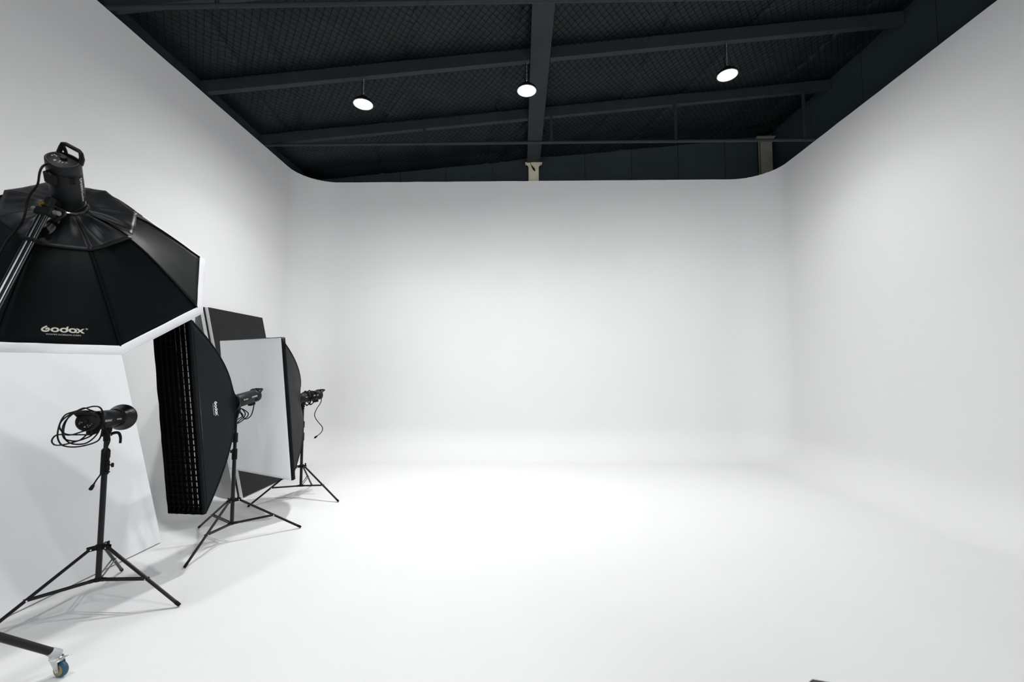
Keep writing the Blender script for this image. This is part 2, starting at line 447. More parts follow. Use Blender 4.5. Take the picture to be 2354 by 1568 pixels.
# cream columns behind the white wall; the right one has shade in its colour
def column(x0, x1, label, paint):
    xc = (x0 + x1) / 2; w_ = x1 - x0; y = 8.20
    r = thing('steel_column', (xc, y, 0), label, 'column', 'steel columns at the back wall')
    zt = min(roof(x0), roof(x1)) - (.06 if x1 > 1 else .14)
    mb = MB(); mb.box((xc, y - .035, zt / 2), (w_, .012, zt)); mb.box((xc, y, zt / 2), (.012, .07, zt)); mb.box((xc, y + .035, zt / 2), (w_, .012, zt))
    mb.build('shaft', paint, r, 0)
    mb = MB(); mb.box((xc, y, zt + .008), (w_ + .13, .11, .012))
    for s in (-1, 1):
        mb.add([(xc + s * w_ / 2, y - .04, zt), (xc + s * (w_ / 2 + .06), y - .04, zt), (xc + s * w_ / 2, y - .04, zt - .07),
                (xc + s * w_ / 2, y - .03, zt), (xc + s * (w_ / 2 + .06), y - .03, zt), (xc + s * w_ / 2, y - .03, zt - .07)],
               [(0, 1, 2), (5, 4, 3), (0, 3, 4, 1), (1, 4, 5, 2), (2, 5, 3, 0)])
    mb.build('cap_plate', paint, r, 0)
    return r
column(.165, .36, 'cream steel column rising above the middle of the back wall', 'cream_steel')
column(4.60, 4.82, 'column with painted-in shade in the right rear corner above the wall', 'shaded_steel')
mb = MB(); pts = catmull([(.185, 8.148, 5.62), (.20, 8.146, 5.54), (.235, 8.142, 5.47), (.265, 8.140, 5.42), (.29, 8.142, 5.385)], 5)
mb.tube(pts, [.004 + .014 * max(0, math.sin(PI * min(1, max(0, (i / len(pts) - .35) / .65)))) for i in range(len(pts))], 6)
tag(mb.build('foil_scrap', 'net_wire', None), 'torn dark scrap hanging on the cream column above the back wall', 'scrap')

# ceiling pipes with drop rods
def pipe(y, z, label, rods):
    r = thing('ceiling_pipe', (0.2, y, z), label, 'pipe', 'pipes across the ceiling')
    MB().cyl((XL - .05, y, z), (XR + .05, y, z), .024, n=12).build('pipe', 'steel_dark', r)
    for x in rods:
        mb = MB(); mb.box((x, y, (z + zb(x)) / 2), (.042, .02, zb(x) - z), bev=.003); mb.torus((x, y, z), (1, 0, 0), .028, .006, 16, 6)
        mb.build('drop_rod', 'steel_dark', r)
pipe(6.70, 5.18, 'rear dark pipe lying across the room under the purlins', (-1.53, .50, 2.46, 4.47))
pipe(4.03, 5.18, 'front dark pipe crossing the very top of the picture', (-3.0, -.9, 1.6, 3.6))

# ------------------------------------------------------------------ lamps
def lamp(x, y, z, label, watts, chain_top):
    r = thing('high_bay_lamp', (x, y, z), label, 'lamp', 'round lamps on chains')
    R = .127
    MB().lathe([(.0, R - .012), (.002, R), (.022, R), (.026, R - .01), (.03, .085), (.055, .08), (.065, .06), (.09, .055), (.095, .0)], (x, y, z), (0, 0, 1), 40).build('housing', 'black_metal', r)
    mb = MB()
    for k in range(20):
        a = 2 * PI * k / 20; d = Vector((math.cos(a), math.sin(a), 0))
        mb.box(Vector((x, y, z + .043)) + d * .085, (.03, .004, .03), Matrix.Rotation(a, 3, 'Z'))
    mb.build('cooling_fins', 'black_metal', r, 0)
    MB().torus((x, y, z + .001), (0, 0, 1), R - .006, .006, 48, 8).build('rim', 'grey_edge', r)
    MB().lathe([(-.004, 0.0), (-.0035, R * .6), (0, R - .012)], (x, y, z), (0, 0, 1), 48).build('lens', 'lamp_lens', r)
    MB().torus((x, y, z + .14), (1, 0, 0), .016, .004, 16, 6).build('hook', 'chrome', r)
    mb = MB(); zz = z + .16; i = 0
    while zz < chain_top:
        d = (1, 0, 0) if i % 2 else (0, 1, 0)
        c = Vector((x, y, zz)); a = Vector((0, 1, 0)) if i % 2 else Vector((1, 0, 0))
        P = [c + a * .0065 * math.cos(t) + Vector((0, 0, 1)) * (.009 * math.sin(t) + (.008 if math.sin(t) > 0 else -.008)) for t in [2 * PI * j / 10 for j in range(11)]]
        mb.tube(P, .0022, 5, caps=False); zz += .027; i += 1
    mb.build('chain', 'zinc', r)
    P = catmull([(x - .012, y, z + .10), (x - .03, y + .01, z + .2), (x - .012, y + .005, z + .3), (x - .014, y, chain_top)], 6)
    MB().tube(P, .004, 6).build('lamp_cord', 'rubber', r)
    for wt, spread in watts:
        li = bpy.data.lights.new('lamp_light', 'AREA'); li.shape = 'DISK'; li.size = 2 * R - .03; li.energy = wt; li.color = LAMP_COL
        li.spread = math.radians(spread)
        lo = bpy.data.objects.new('lamp_light', li); COL.objects.link(lo); lo.parent = r; lo.location = (0, 0, -.012)
    return r
for x, z, lb in ((-2.033, 5.019, 'glowing round white lamp on a chain, leftmost of the three'),
                 (.088, 5.174, 'glowing round white lamp on a chain beside the central rafter'),
                 (2.658, 5.35, 'glowing round white lamp on a chain, rightmost of the three')):
    lamp(x, 5.401, z, lb, [(q * (.84 if x > 2 else 1.1 if x < -1 else 1.0), sp) for q, sp in LAMP_W], zb(x))
for x, z, lb in ((-2.033, 5.019, 'added unseen round lamp high above the octagonal softbox, nearer than the visible row'),
                 (.088, 5.174, 'added unseen round lamp hanging high above the camera')):
    lamp(x, 0.9, z, lb, ADDED_LAMP_W, roof(x))  # lamps put in out of view to light floor and rear wall

# ------------------------------------------------------------------ light stands
def stand(name, cx, cy, a0, label, R, zc, zbm, secs, knobs, reach):
    """secs: (z0, z1, radius) pole sections"""
    r = thing(name, (cx, cy, 0), label, 'light stand', 'tripod light stands')
    for i, (z0, z1, rad) in enumerate(secs):
        MB().cyl((cx, cy, z0), (cx, cy, z1), rad, n=20).build('pole_section', 'black_metal', r)
    MB().cyl((cx, cy, secs[-1][1] - .022), (cx, cy, secs[-1][1] + .004), secs[-1][2] + .0008, n=20).build('spigot', 'chrome', r)
    for z, hh in knobs:
        kd = Vector((math.cos(reach), math.sin(reach), 0)); sd = Vector((-kd.y, kd.x, 0))
        Rk = Matrix((kd, sd, Vector((0, 0, 1)))).transposed()
        mb = MB(); mb.lathe([(0, .021), (.006, .023), (hh - .006, .023), (hh, .02)], (cx, cy, z), (0, 0, 1), 20)
        mb.box(Vector((cx, cy, z + hh * .6)) + kd * .024, (.02, .022, hh * .7), Rk, .004)
        cl = mb.build('clamp_collar', 'black_plastic', r)
        if hh < .09: continue
        kc = Vector((cx, cy, z + hh * .68))
        mb = MB(); mb.cyl(kc + kd * .03, kc + kd * .058, .005, n=8); mb.box(kc + kd * .068, (.022, .010, .030), Rk, .004)
        mb.build('knob', 'black_plastic', cl)
        MB().cyl(Vector((cx, cy, z + hh * .2)) + kd * .03, Vector((cx, cy, z + hh * .2)) + kd * .043, .006, n=8).build('bolt', 'black_metal', cl)
    mb = MB(); mb.lathe([(0, .024), (.005, .027), (.030, .027), (.034, .022)], (cx, cy, zc - .014), (0, 0, 1), 20)
    mb2 = MB(); mb2.lathe([(0, .020), (.004, .023), (.02, .023), (.024, .02)], (cx, cy, zbm - .012), (0, 0, 1), 20)
    bolts = []
    for k in range(3):
        a = a0 + k * 2 * PI / 3; d = Vector((math.cos(a), math.sin(a), 0)); s = Vector((-d.y, d.x, 0)); c = Vector((cx, cy, 0))
        Rm = Matrix((d, s, Vector((0, 0, 1)))).transposed()
        for q in (-1, 1):
            mb.box(c + d * .042 + s * q * .0125 + Vector((0, 0, zc + .002)), (.046, .004, .026), Rm)
            mb2.box(c + d * .030 + s * q * .010 + Vector((0, 0, zbm)), (.036, .003, .018), Rm)
        top = c + d * .052 + Vector((0, 0, zc)); foot = c + d * R + Vector((0, 0, .011))
        lg = MB().cyl(top, foot + (top - foot).normalized() * .02, .0105, n=14).build('leg', 'black_metal', r)
        MB().tube([foot + (top - foot).normalized() * .035, foot + (top - foot).normalized() * .012, foot], [.0116, .0116, .0105], 14).build('foot_cap', 'rubber', lg)
        mid = top + (foot - top) * .545
        inn = c + d * .038 + Vector((0, 0, zbm))
        ax = (mid - inn); ln = ax.length; ax.normalize(); up = s.cross(ax).normalized()
        Rb = Matrix((ax, s, up)).transposed(); mb3 = MB()
        for q in (-1, 1): mb3.box((mid + inn) / 2 + s * q * .011, (ln + .02, .0025, .014), Rb)
        br = mb3.build('brace', 'black_metal', r, 0)
        MB().cyl(mid - s * .016, mid + s * .016, .0045, n=10).build('rivet', 'chrome', br)
        bolts.append(MB().cyl(top - s * .017, top + s * .017, .0042, n=10))
    co = mb.build('leg_collar', 'black_plastic', r)
    for bo in bolts: bo.build('rivet', 'chrome', co)
    MB().box(Vector((cx, cy, zc + .02)) + Vector((.045, .01, 0)), (.012, .02, .035), None, .003).build('lock_tab', 'black_plastic', co)
    mb2.build('brace_hub', 'black_plastic', r)
    return r

stand('light_stand', -2.859, 2.987, 0.0, 'black light stand holding the bare strobe with dish reflector, nearest the white board', .568, .387, .175,
      [(.165, .89, .0165), (.89, .955, .0145), (.955, 1.052, .0165), (1.052, 1.125, .0125)], [(.872, .10), (.965, .08)], -.2)
stand('light_stand', -2.705, 4.126, math.radians(-88.5), 'black light stand under the tall gridded strip softbox', .588, .363, .152,
      [(.142, .77, .0165), (.77, .98, .0145), (.98, 1.15, .0125)], [(.74, .10), (.90, .09)], 2.6)
stand('light_stand', -2.722, 5.445, math.radians(-17), 'black light stand behind the white fronted softbox, farthest of the tripods', .57, .386, .152,
      [(.142, .72, .0165), (.72, .93, .0145), (.93, 1.105, .0125)], [(.70, .10), (.86, .08)], 2.6)

# ------------------------------------------------------------------ strobes
def strobe(name, front, axis, up, label, text_side=1, flip=False, length=.315, pole=None, code='DP600III'):
    """front: centre of the front bayonet; axis: where it shines; up: side that carries the handle"""
    F = Vector(front); n = Vector(axis).normalized(); u = Vector(up); u = (u - n * u.dot(n)).normalized(); s = n.cross(u)
    rear = F - n * length
    r = thing(name, tuple(F - n * length / 2 - u * .065), label, 'studio strobe', 'studio flash heads')
    sh = lambda th: 1.0 - .05 * max(0, math.cos(th)) ** 6
    Rr = .064
    MB().lathe([(0, .058), (.004, .0625), (.03, Rr), (.055, Rr), (.0565, Rr - .0012), (.058, Rr), (length - .06, Rr), (length - .045, .061), (length - .02, .058)], rear, n, 40, u, sh).build('body', 'strobe_shell', r, 40)
    fr = F - n * .022
    mb = MB(); mb.lathe([(0, .059), (.006, .064), (.018, .064), (.022, .058)], fr, n, 40)
    for k in range(40):
        a = 2 * PI * k / 40; d = u * math.cos(a) + s * math.sin(a)
        mb.box(fr + n * .011 + d * .0642, (.003, .003, .012), Matrix((d, n.cross(d), n)).transposed())
    mb.build('bayonet_ring', 'black_plastic', r, 40)
    pn = MB(); pn.lathe([(-.002, 0), (-.002, .05), (0.001, .056)], rear, n, 40, u, sh); pnl = pn.build('control_panel', 'dark_lens', r)
    mb = MB()
    for (a, b, q) in ((-.032, -.004, .0035), (-.034, -.014, .0035), (-.022, -.006, .0035), (.010, -.024, .0035), (.022, -.026, .0035), (.030, -.016, .003), (.014, -.034, .003), (-.004, -.034, .0055)):
        c = rear + s * a + u * b; mb.lathe([(-.006, q * .85), (-.005, q), (0, q)], c, n, 12)
    mb.build('button', 'knob_pale', pnl)
    mb = MB(); mb.lathe([(-.014, .010), (-.012, .012), (0, .0125)], rear + u * .002 + s * .002, n, 20); mb.build('dial', 'black_plastic', pnl)
    Rm = Matrix((s, u, n)).transposed()
    MB().box(rear + u * .020 - s * .018 - n * .003, (.03, .014, .003), Rm, .001).build('display', 'dark_lens', pnl)
    # handle: a loop standing off the top of the rear panel
    hp = [rear + n * .010 + s * .048 + u * .030, rear - n * .020 + s * .046 + u * .046, rear - n * .040 + s * .040 + u * .052, rear - n * .045 + s * .03 + u * .054,
          rear - n * .045 - s * .03 + u * .054, rear - n * .040 - s * .040 + u * .052, rear - n * .020 - s * .046 + u * .046, rear + n * .010 - s * .048 + u * .030]
    mb = MB(); mb.tube(hp, .0095, 10)
    for q in (-1, 1): mb.tube([rear - n * .036 + s * q * .042 + u * .052, rear - n * .004 + s * q * .040 + u * .058, rear + n * .034 + s * q * .032 + u * .057], [.008, .008, .006], 8)
    mb.build('handle', 'black_plastic', r)
    # vents
    for sd in (-1, 1):
        mb = MB()
        for i in range(3):
            for j in range(5):
                a = sd * (PI / 2 + .45) + sd * i * .0 + (j - 2) * .07
                d = u * math.cos(a) + s * math.sin(a); q = rear + n * (.062 + i * .014) + d * .0638
                mb.box(q, (.003, .0032, .010), Matrix((d, n.cross(d), n)).transposed())
        mb.build('vent', 'dark_lens', r, 0)
    # power socket block and bracket below
    pb = rear + n * .075 - u * .072
    MB().box(pb, (.046, .030, .062), Rm, .006).build('power_block', 'black_plastic', r)
    bd = max(.045, min(length - .12, (F - Vector(pole)).dot(n))) if pole else length * .42
    bk = MB(); bc = F - n * bd - u * .075
    bk.box(bc, (.044, .036, .05), Rm, .006); bk.box(bc - u * .03, (.05, .03, .034), Rm, .006)
    tip = Vector(pole) if pole else bc - u * .09
    bk.cyl(bc - u * .035, tip, .0165, n=16)
    bko = bk.build('tilt_bracket', 'black_plastic', r)
    MB().cyl(bc - u * .03 + s * .026, bc - u * .03 + s * .031, .0125, n=16).build('brass_ring', 'brass', bko)
    # curved lever on one side
    lv = catmull([bc - u * .03 + s * .02, bc - u * .020 + s * .05 + n * .005, bc - u * .026 + s * .068 + n * .008, bc - u * .055 + s * .078 + n * .01, bc - u * .094 + s * .080 + n * .01], 5)
    MB().tube(lv, [.0105 - .003 * i / len(lv) for i in range(len(lv))], 8).build('tilt_lever', 'black_plastic', bko)
    # lettering wrapped on the side of the shell
    for word, d0, hgt, nm in (('Godox', length - .115, .013, 'maker_lettering'), (code, .070, .0135, 'model_lettering')):
        for sd in (-1, 1):
            vs, fs = text_polys(word); x0 = min(v[0] for v in vs); x1 = max(v[0] for v in vs); k = hgt / .72; wid = (x1 - x0) * k * 1.15
            def fn(x, y):
                xx = (x - x0) * k * 1.15
                if flip:
                    ax = d0 + (wid - xx if sd > 0 else xx); dy = -(y * k)
                else:
                    ax = d0 + (xx if sd > 0 else wid - xx); dy = y * k
                a = sd * (PI / 2 - .05) - sd * dy / .064
                d = u * math.cos(a) + s * math.sin(a)
                return rear + n * ax + d * .0648
            place_flat((vs, fs), fn, nm, 'print_white', r)
    return r, F, n, u, s, rear, pb

# ------------------------------------------------------------------ octagonal softbox on the boom stand
OC = Vector((-2.5289, 2.4192, 2.1713)); ON = Vector((-.505, .636, -.5835)).normalized()
OU = Vector((.0218, -.6664, -.7453)); OV = Vector((-.8628, -.3891, .3227)); OR = .60
OPROF = [(.088, .405), (.12, .408), (.17, .402), (.22, .388), (.265, .362), (.32, .318), (.38, .258), (.44, .190), (.50, .120), (.55, .058), (.60, 0.0)]
def orib(k, t, prof=OPROF, lift=0.0):
    """rib k, t from 0 at the ring to 1 at the rim"""
    q = t * (len(prof) - 1); i = min(int(q), len(prof) - 2); f = q - i
    rr = prof[i][0] * (1 - f) + prof[i + 1][0] * f; ss = prof[i][1] * (1 - f) + prof[i + 1][1] * f
    a = k * PI / 4
    return OC - ON * (ss + lift) + (OU * math.cos(a) - OV * math.sin(a)) * rr
def opanel(k, a, t, lift=0.0, sagk=.016):
    p = orib(k, t).lerp(orib(k + 1, t), a)
    inward = (OC - ON * .12 - p).normalized()
    wr = noise.noise(Vector((k * 3.7 + a * 2.5, t * 3.0, k))) * .006 + noise.noise(Vector((a * 7 + k * 9, t * 2.0, 4))) * .003
    bowl = math.sin(PI * a) * math.sin(PI * min(1, max(0, t)))
    return p + inward * (sagk * bowl + wr * bowl - lift)
octa = thing('octagonal_softbox', tuple(OC - ON * .41), 'big black octagonal softbox with white rim tilted down on the boom', 'softbox')
for k in range(8):
    MB().grid(lambda a, t: opanel(k, a, t), 14, 26).build('side_panel', 'cloth', octa, 60, solid=.002)
for k in range(8):
    MB().tube([orib(k, t / 24, lift=.003) for t in range(25)], .0045, 8).build('seam', 'cloth', octa)
# loose flap around the ring
def flap(k, a, t):
    prof = [(.070, .442), (.10, .432), (.15, .424), (.21, .410), (.272, .388)]
    p = orib(k, t, prof).lerp(orib(k + 1, t, prof), a)
    m = t * math.sin(PI * a); mi = math.sin(PI * t * .93) * math.sin(PI * a)
    wr = noise.noise(Vector((k * 2.3 + a * 2.2, t * 1.6, 9))) * .022 * mi + .010 * math.exp(-((a - .42 - .15 * math.sin(k * 3.0)) / .10) ** 2) * mi
    q = p + (p - OC).normalized() * wr + ON * .006 * m
    if k == 2 and a < .22: q = q - ON * .018 * t * (1 - a / .22)      # the two halves of the flap part along this rib
    if k == 1 and a > .88: q = q + ON * .008 * t * (a - .88) / .12
    return q
for a_, b_ in ((0, 2), (2, 8)):
    mb = MB()
    for k in range(a_, b_): mb.grid(lambda a, t: flap(k, a, t), 14, 12)
    mb.build('cover_flap', 'cloth_shiny', octa, 60, solid=.003)
MB().lathe([(0, .064), (.003, .068), (.022, .068), (.026, .062)], OC - ON * .455, ON, 40).build('speed_ring', 'chrome', octa)
# white lip and front cloth
mb = MB(); lip = []
for k in range(8):
    for j in range(6):
        a = j / 6; c0 = OU * math.cos(k * PI / 4) - OV * math.sin(k * PI / 4); c1 = OU * math.cos((k + 1) * PI / 4) - OV * math.sin((k + 1) * PI / 4)
        lip.append(c0.lerp(c1, a))
rows = [(.600, -.005), (.607, .001), (.624, .013), (.632, .027), (.630, .037), (.60, .041)]
vs = [OC + ON * (s_ + .0025 * noise.noise(Vector((i * .8, s_ * 30, 0)))) + d * (r_ + .003 * noise.noise(Vector((i * .5, s_ * 40, 5)))) for r_, s_ in rows for i, d in enumerate(lip)]
n = len(lip)
mb.add(vs, [(i * n + j, i * n + (j + 1) % n, (i + 1) * n + (j + 1) % n, (i + 1) * n + j) for i in range(len(rows) - 1) for j in range(n)])
mb.build('white_rim', 'rim_cloth', octa, 40, solid=.003)['label'] = 'white cloth rim'
mb = MB(); vs = [OC + ON * .039 + d * r_ for r_ in (.612, .3) for d in lip] + [OC + ON * .035]
mb.add(vs, [(j, (j + 1) % n, n + (j + 1) % n, n + j) for j in range(n)] + [(n + j, n + (j + 1) % n, 2 * n) for j in range(n)])
mb.build('front_diffuser', 'diffuser', octa, 60)
LOGO = logo_polys()
def octa_logo(x, y):
    a = .338 + (x / 6.72) * .372; t = .915 - y * .030
    return opanel(0, a, t, lift=.004)
place_flat(LOGO, octa_logo, 'printed_logo', 'print', octa)['label'] = 'pale printed wordmark and web address'

OAX = (at(166, 479, 2.155) - at(140, 368, 1.95)).normalized()
fr = OC - ON * .455
so = strobe('studio_strobe', tuple(fr), tuple(ON), (0.12, .75, .65), 'strobe standing upright on the back of the octagonal softbox', pole=tuple(at(106, 477, 2.02)), length=.262)

# boom stand
bs = thing('boom_stand', (-2.56, 1.74, 0), 'black boom stand on chromed casters carrying the octagonal softbox', 'light stand')
pc = Vector((-2.56, 1.74, 0))
MB().cyl(pc + Vector((0, 0, .20)), pc + Vector((0, 0, .80)), .022, n=20).build('pole_section', 'black_metal', bs)
MB().cyl(pc + Vector((0, 0, .80)), pc + Vector((0, 0, 1.00)), .0175, n=20).build('pole_section', 'black_metal', bs)
clampP = at(103, 480, 2.0); pivot = pc + Vector((0, 0, 1.00))
bdir = (clampP - pivot).normalized(); bsd = bdir.cross(Vector((0, 1, 0))).normalized()
MB().cyl(pivot - bdir * .30, clampP, .0145, n=16).build('boom_tube', 'boom_metal', bs)
o2 = bsd * -.034 + Vector((.0, -.01, 0))
MB().cyl(pivot - bdir * .2 + o2, clampP + o2 - bdir * .02, .0095, n=12).build('boom_rod', 'boom_metal', bs)
Rb = Matrix((bdir, bsd, bdir.cross(bsd))).transposed()
mb = MB(); mb.box(clampP - bdir * .015 + o2 * .5, (.04, .085, .036), Rb, .006); mb.box(clampP + bdir * .035 + o2 * .3, (.06, .036, .03), Rb, .006)
bh = mb.build('boom_clamp', 'black_plastic', bs)
for q in (-1, 1): MB().cyl(clampP + bsd * q * .04 - bdir * .01 + o2 * .5, clampP + bsd * q * .066 - bdir * .01 + o2 * .5, .011, n=14).build('clamp_knob', 'knob_grey', bh)
MB().cyl(clampP + bdir * .02 - Vector((0, .03, 0)), clampP + bdir * .02 - Vector((0, .012, 0)), .010, n=14).build('brass_ring', 'brass', bh)
cm = at(43, 546, 1.97)
cm = pivot + bdir * (cm - pivot).dot(bdir)
mb = MB(); mb.box(cm + o2 * .5, (.018, .085, .04), Rb, .005); mb.cyl(cm - bsd * .075, cm - bsd * .03, .007, n=10)
mb.build('rod_coupler', 'black_plastic', bs)
mb = MB(); mb.box(pivot, (.06, .07, .08), Rb, .01); mb.cyl(pivot - Vector((0, .06, 0)), pivot + Vector((0, .06, 0)), .02, n=16)
mb.build('pivot_head', 'black_plastic', bs)
mb = MB(); mb.lathe([(0, .028), (.004, .034), (.05, .034), (.055, .028)], pc + Vector((0, 0, .62)), (0, 0, 1), 20); mb.build('leg_collar', 'black_plastic', bs)
mb = MB(); mb.lathe([(0, .026), (.004, .031), (.04, .031), (.045, .026)], pc + Vector((0, 0, .19)), (0, 0, 1), 20); mb.build('brace_hub', 'black_plastic', bs)
for k in range(3):
    a = math.radians(76) + k * 2 * PI / 3; d = Vector((math.cos(a), math.sin(a), 0)); s_ = Vector((-d.y, d.x, 0)); Z = Vector((0, 0, 1))
    top = pc + d * .04 + Z * .640; end = pc + d * .575 + Z * .138
    lg = MB().cyl(top, end, .018, n=18).build('leg', 'black_metal', bs)
    sl = (end - top).normalized()
    Rl = Matrix((sl, s_, s_.cross(sl) * -1)).transposed()
    mb = MB(); mb.tube([end - sl * .012, end + sl * .004, end + sl * .04], [.0195, .0215, .0215], 18); mb.box(end + sl * .02 - Z * .018, (.04, .034, .03), Rl, .006)
    mb.build('leg_shoe', 'silver_shoe', lg)['label'] = 'grey metal shoe at the leg end'
    mid = top + (end - top) * .58; inn = pc + d * .04 + Z * .21
    ax = (mid - inn); ln = ax.length; ax.normalize(); Rbr = Matrix((ax, s_, s_.cross(ax) * -1)).transposed(); mb = MB()
    for q in (-1, 1): mb.box((mid + inn) / 2 + s_ * q * .021, (ln + .03, .004, .020), Rbr, .001)
    br = mb.build('brace', 'black_metal', bs, 0)
    MB().cyl(mid - s_ * .027, mid + s_ * .027, .006, n=10).build('rivet', 'chrome', br)
    # caster
    wc = pc + d * .603 + Z * .0375
    sw = Vector((.99, -.12, 0)) if k == 0 else s_
    wc = wc + sw * .022
    wa = Vector((-sw.y, sw.x, 0)); wf = sw
    ct = pc + d * .598 + Z * .095
    cs = MB().lathe([(0, .024), (.004, .026), (.012, .026), (.016, .018), (.03, .012)], ct - Z * .006, (0, 0, 1), 20).build('caster', 'chrome', bs)
    Rw = Matrix((wf, wa, Z)).transposed()
    mb = MB()
    for q in (-1, 1):
        P0 = ct + wa * q * .019; P1 = wc + wa * q * .019
        vs = [P0 + wf * .024, P0 - wf * .024, P1 - wf * .011 - Z * .006, P1 + wf * .011 - Z * .006]
        mb.add([v - wa * .001 for v in vs] + [v + wa * .001 for v in vs], [(0, 1, 2, 3), (7, 6, 5, 4), (0, 4, 5, 1), (1, 5, 6, 2), (2, 6, 7, 3), (3, 7, 4, 0)])
    mb.box(ct - Z * .004, (.048, .042, .004), Rw, .001)
    mb.build('fork', 'zinc', cs, 0)
    mb = MB(); mb.lathe([(-.013, .026), (-.011, .034), (-.006, .0375), (.006, .0375), (.011, .034), (.013, .026)], wc, wa, 32); mb.build('wheel', 'wheel_blue', cs)
    mb = MB(); mb.lathe([(-.0138, .012), (-.0142, .026), (.0142, .026), (.0138, .012)], wc, wa, 28); mb.build('hub', 'wheel_tan', cs)
    MB().cyl(wc - wa * .024, wc + wa * .024, .007, n=12).build('axle', 'zinc', cs)
    mb = MB(); bp = ct + wf * .02 + Z * .004
    mb.grid(lambda i, j: bp + wf * (.052 * i) + wa * (.03 * (j - .5)) + Z * (.012 * i * i), 8, 4); mb.build('brake_pedal', 'chrome', cs, 60, solid=.002)

# ------------------------------------------------------------------ box softboxes
def box_frame(F, yaw, t):
    n = Vector((math.sin(yaw) * math.cos(t), -math.cos(yaw) * math.cos(t), -math.sin(t)))
    u = Vector((math.cos(yaw), math.sin(yaw), 0)); v = u.cross(-n); v = v if v.z > 0 else -v
    return Vector(F), n, u, v
CORN = [(-1, 1), (1, 1), (1, -1), (-1, -1)]
def rect_body(F, n, u, v, W_, H_, D, root, m, lipd, seed, power=1.7):
    def rib(k, t, lift=0.0):
        a, b = CORN[k % 4]; q = .07 + .93 * t
        s_ = D * (1 - q ** power)
        base = u * a * W_ / 2 * q + v * b * H_ / 2 * q
        ring = (u * a + v * b) * .075 * .7
        mixr = max(0, 1 - t * 6)
        base = base.lerp(ring, mixr) if t < 1 / 6 else base
        return F - n * (s_ + lift) + base
    def panel(k, a, t, lift=0.0):
        p = rib(k, t).lerp(rib(k + 1, t), a)
        bowl = math.sin(PI * a) * math.sin(PI * t)
        inward = (F - n * .1 - p).normalized()
        wr = .010 * noise.noise(Vector((a * 3 + seed, t * 4, k * 5))) + .005 * noise.noise(Vector((a * 12 + seed, t * 2.5, k * 3)))
        return p + inward * ((.022 + wr) * bowl - lift)
    for k in range(4):
        MB().grid(lambda a, t: panel(k, a, t), 28 if k % 2 else 12, 26).build('side_panel', m, root, 60, solid=.002)
    for k in range(4):
        MB().tube([rib(k, t / 24, lift=.002) for t in range(25)], .005, 8).build('seam', m, root)
    MB().lathe([(0, .074), (.004, .080), (.022, .080), (.026, .070)], F - n * (D + .01), n, 40).build('speed_ring', 'black_metal', root)
    return rib, panel

# strip softbox with an egg-crate grid
F, n, u, v = box_frame((-2.7458, 3.4953, 1.1986), -.0843, .1474); W_, H_, D = .315, 1.584, .574
strip = thing('strip_softbox', tuple(F - n * D), 'tall narrow black softbox with a fabric honeycomb grid on its front', 'softbox')
rib, panel = rect_body(F, n, u, v, W_, H_, D, strip, 'cloth_strip', .03, 1.3)
# fabric lip in front of the rim
mb = MB(); P = [F + u * a * W_ / 2 + v * b * H_ / 2 for a, b in CORN]
NR = 26
ringp = []
for k in range(4):
    for j in range(NR): ringp.append(P[k].lerp(P[(k + 1) % 4], j / NR))
N_ = len(ringp)
c_ = F
vs = []
for i, (off, ins) in enumerate(((-.004, -.003), (.0, -.004), (.014, -.003), (.026, 0.002))):
    for j, p in enumerate(ringp):
        inn = (c_ - p); inn = (u * inn.dot(u) / (W_ / 2) + v * inn.dot(v) / (H_ / 2)) if True else inn
        wob = .004 * noise.noise(Vector((j * .55, i * .8, 3))) * i / 2
        vs.append(p + n * off + inn * (ins + wob))
mb.add(vs, [(i * N_ + j, i * N_ + (j + 1) % N_, (i + 1) * N_ + (j + 1) % N_, (i + 1) * N_ + j) for i in range(3) for j in range(N_)])
mb.build('front_lip', 'cloth', strip, 60, solid=.003)
MB().grid(lambda a, b: F - n * .036 + u * (a - .5) * (W_ - .012) + v * (b - .5) * (H_ - .012), 4, 8).build('inner_diffuser', 'diffuser', strip)['label'] = 'white diffuser behind the grid'
nc, nr = 7, 31
mb = MB(); x0, x1 = -W_ / 2 + .008, W_ / 2 - .008; y0, y1 = -H_ / 2 + .008, H_ / 2 - .008
def gd(x, y):                                     # depth of the cells: the crate has slumped out along its right side
    q = (x - x0) / (x1 - x0)
    return .052 - .020 * q
def gj(x, y, s_): return .0035 * noise.noise(Vector((x * 30 + s_, y * 14, s_ * 2.1)))
for i in range(nc + 1):
    x = x0 + (x1 - x0) * i / nc
    def fn(a, b, x=x, i=i):
        y = y0 + (y1 - y0) * a; z = -.032 + gd(x, y) * b
        return F + n * z + u * (x + (gj(x, y, 1) * b * (1 if 0 < i < nc else 0))) + v * y
    mb.grid(fn, nr * 2, 2)
for j in range(nr + 1):
    y = y0 + (y1 - y0) * j / nr
    def fn(a, b, y=y):
        x = x0 + (x1 - x0) * a; z = -.032 + gd(x, y) * b
        return F + n * z + u * x + v * (y + gj(x, y, 7) * b - .003 * math.sin(PI * ((a * nc) % 1)) * b)
    mb.grid(fn, nc * 3, 2)
mb.build('honeycomb_grid', 'grid_cloth', strip, 60, solid=.0025)
def strip_logo(x, y):
    a = .420 + (x / 6.72) * .119; t = .700 - y * .052
    return panel(1, a, t, lift=.005)
place_flat(LOGO, strip_logo, 'printed_logo', 'print_white', strip)['label'] = 'white printed wordmark running down the side'
fs = F - n * (D + .006)
s2 = strobe('studio_strobe', tuple(fs), tuple(n), (0, 0, 1), 'strobe plugged into the back of the tall strip softbox', pole=(-2.705, 4.126, 1.13))
S2 = (fs, n, u, v)

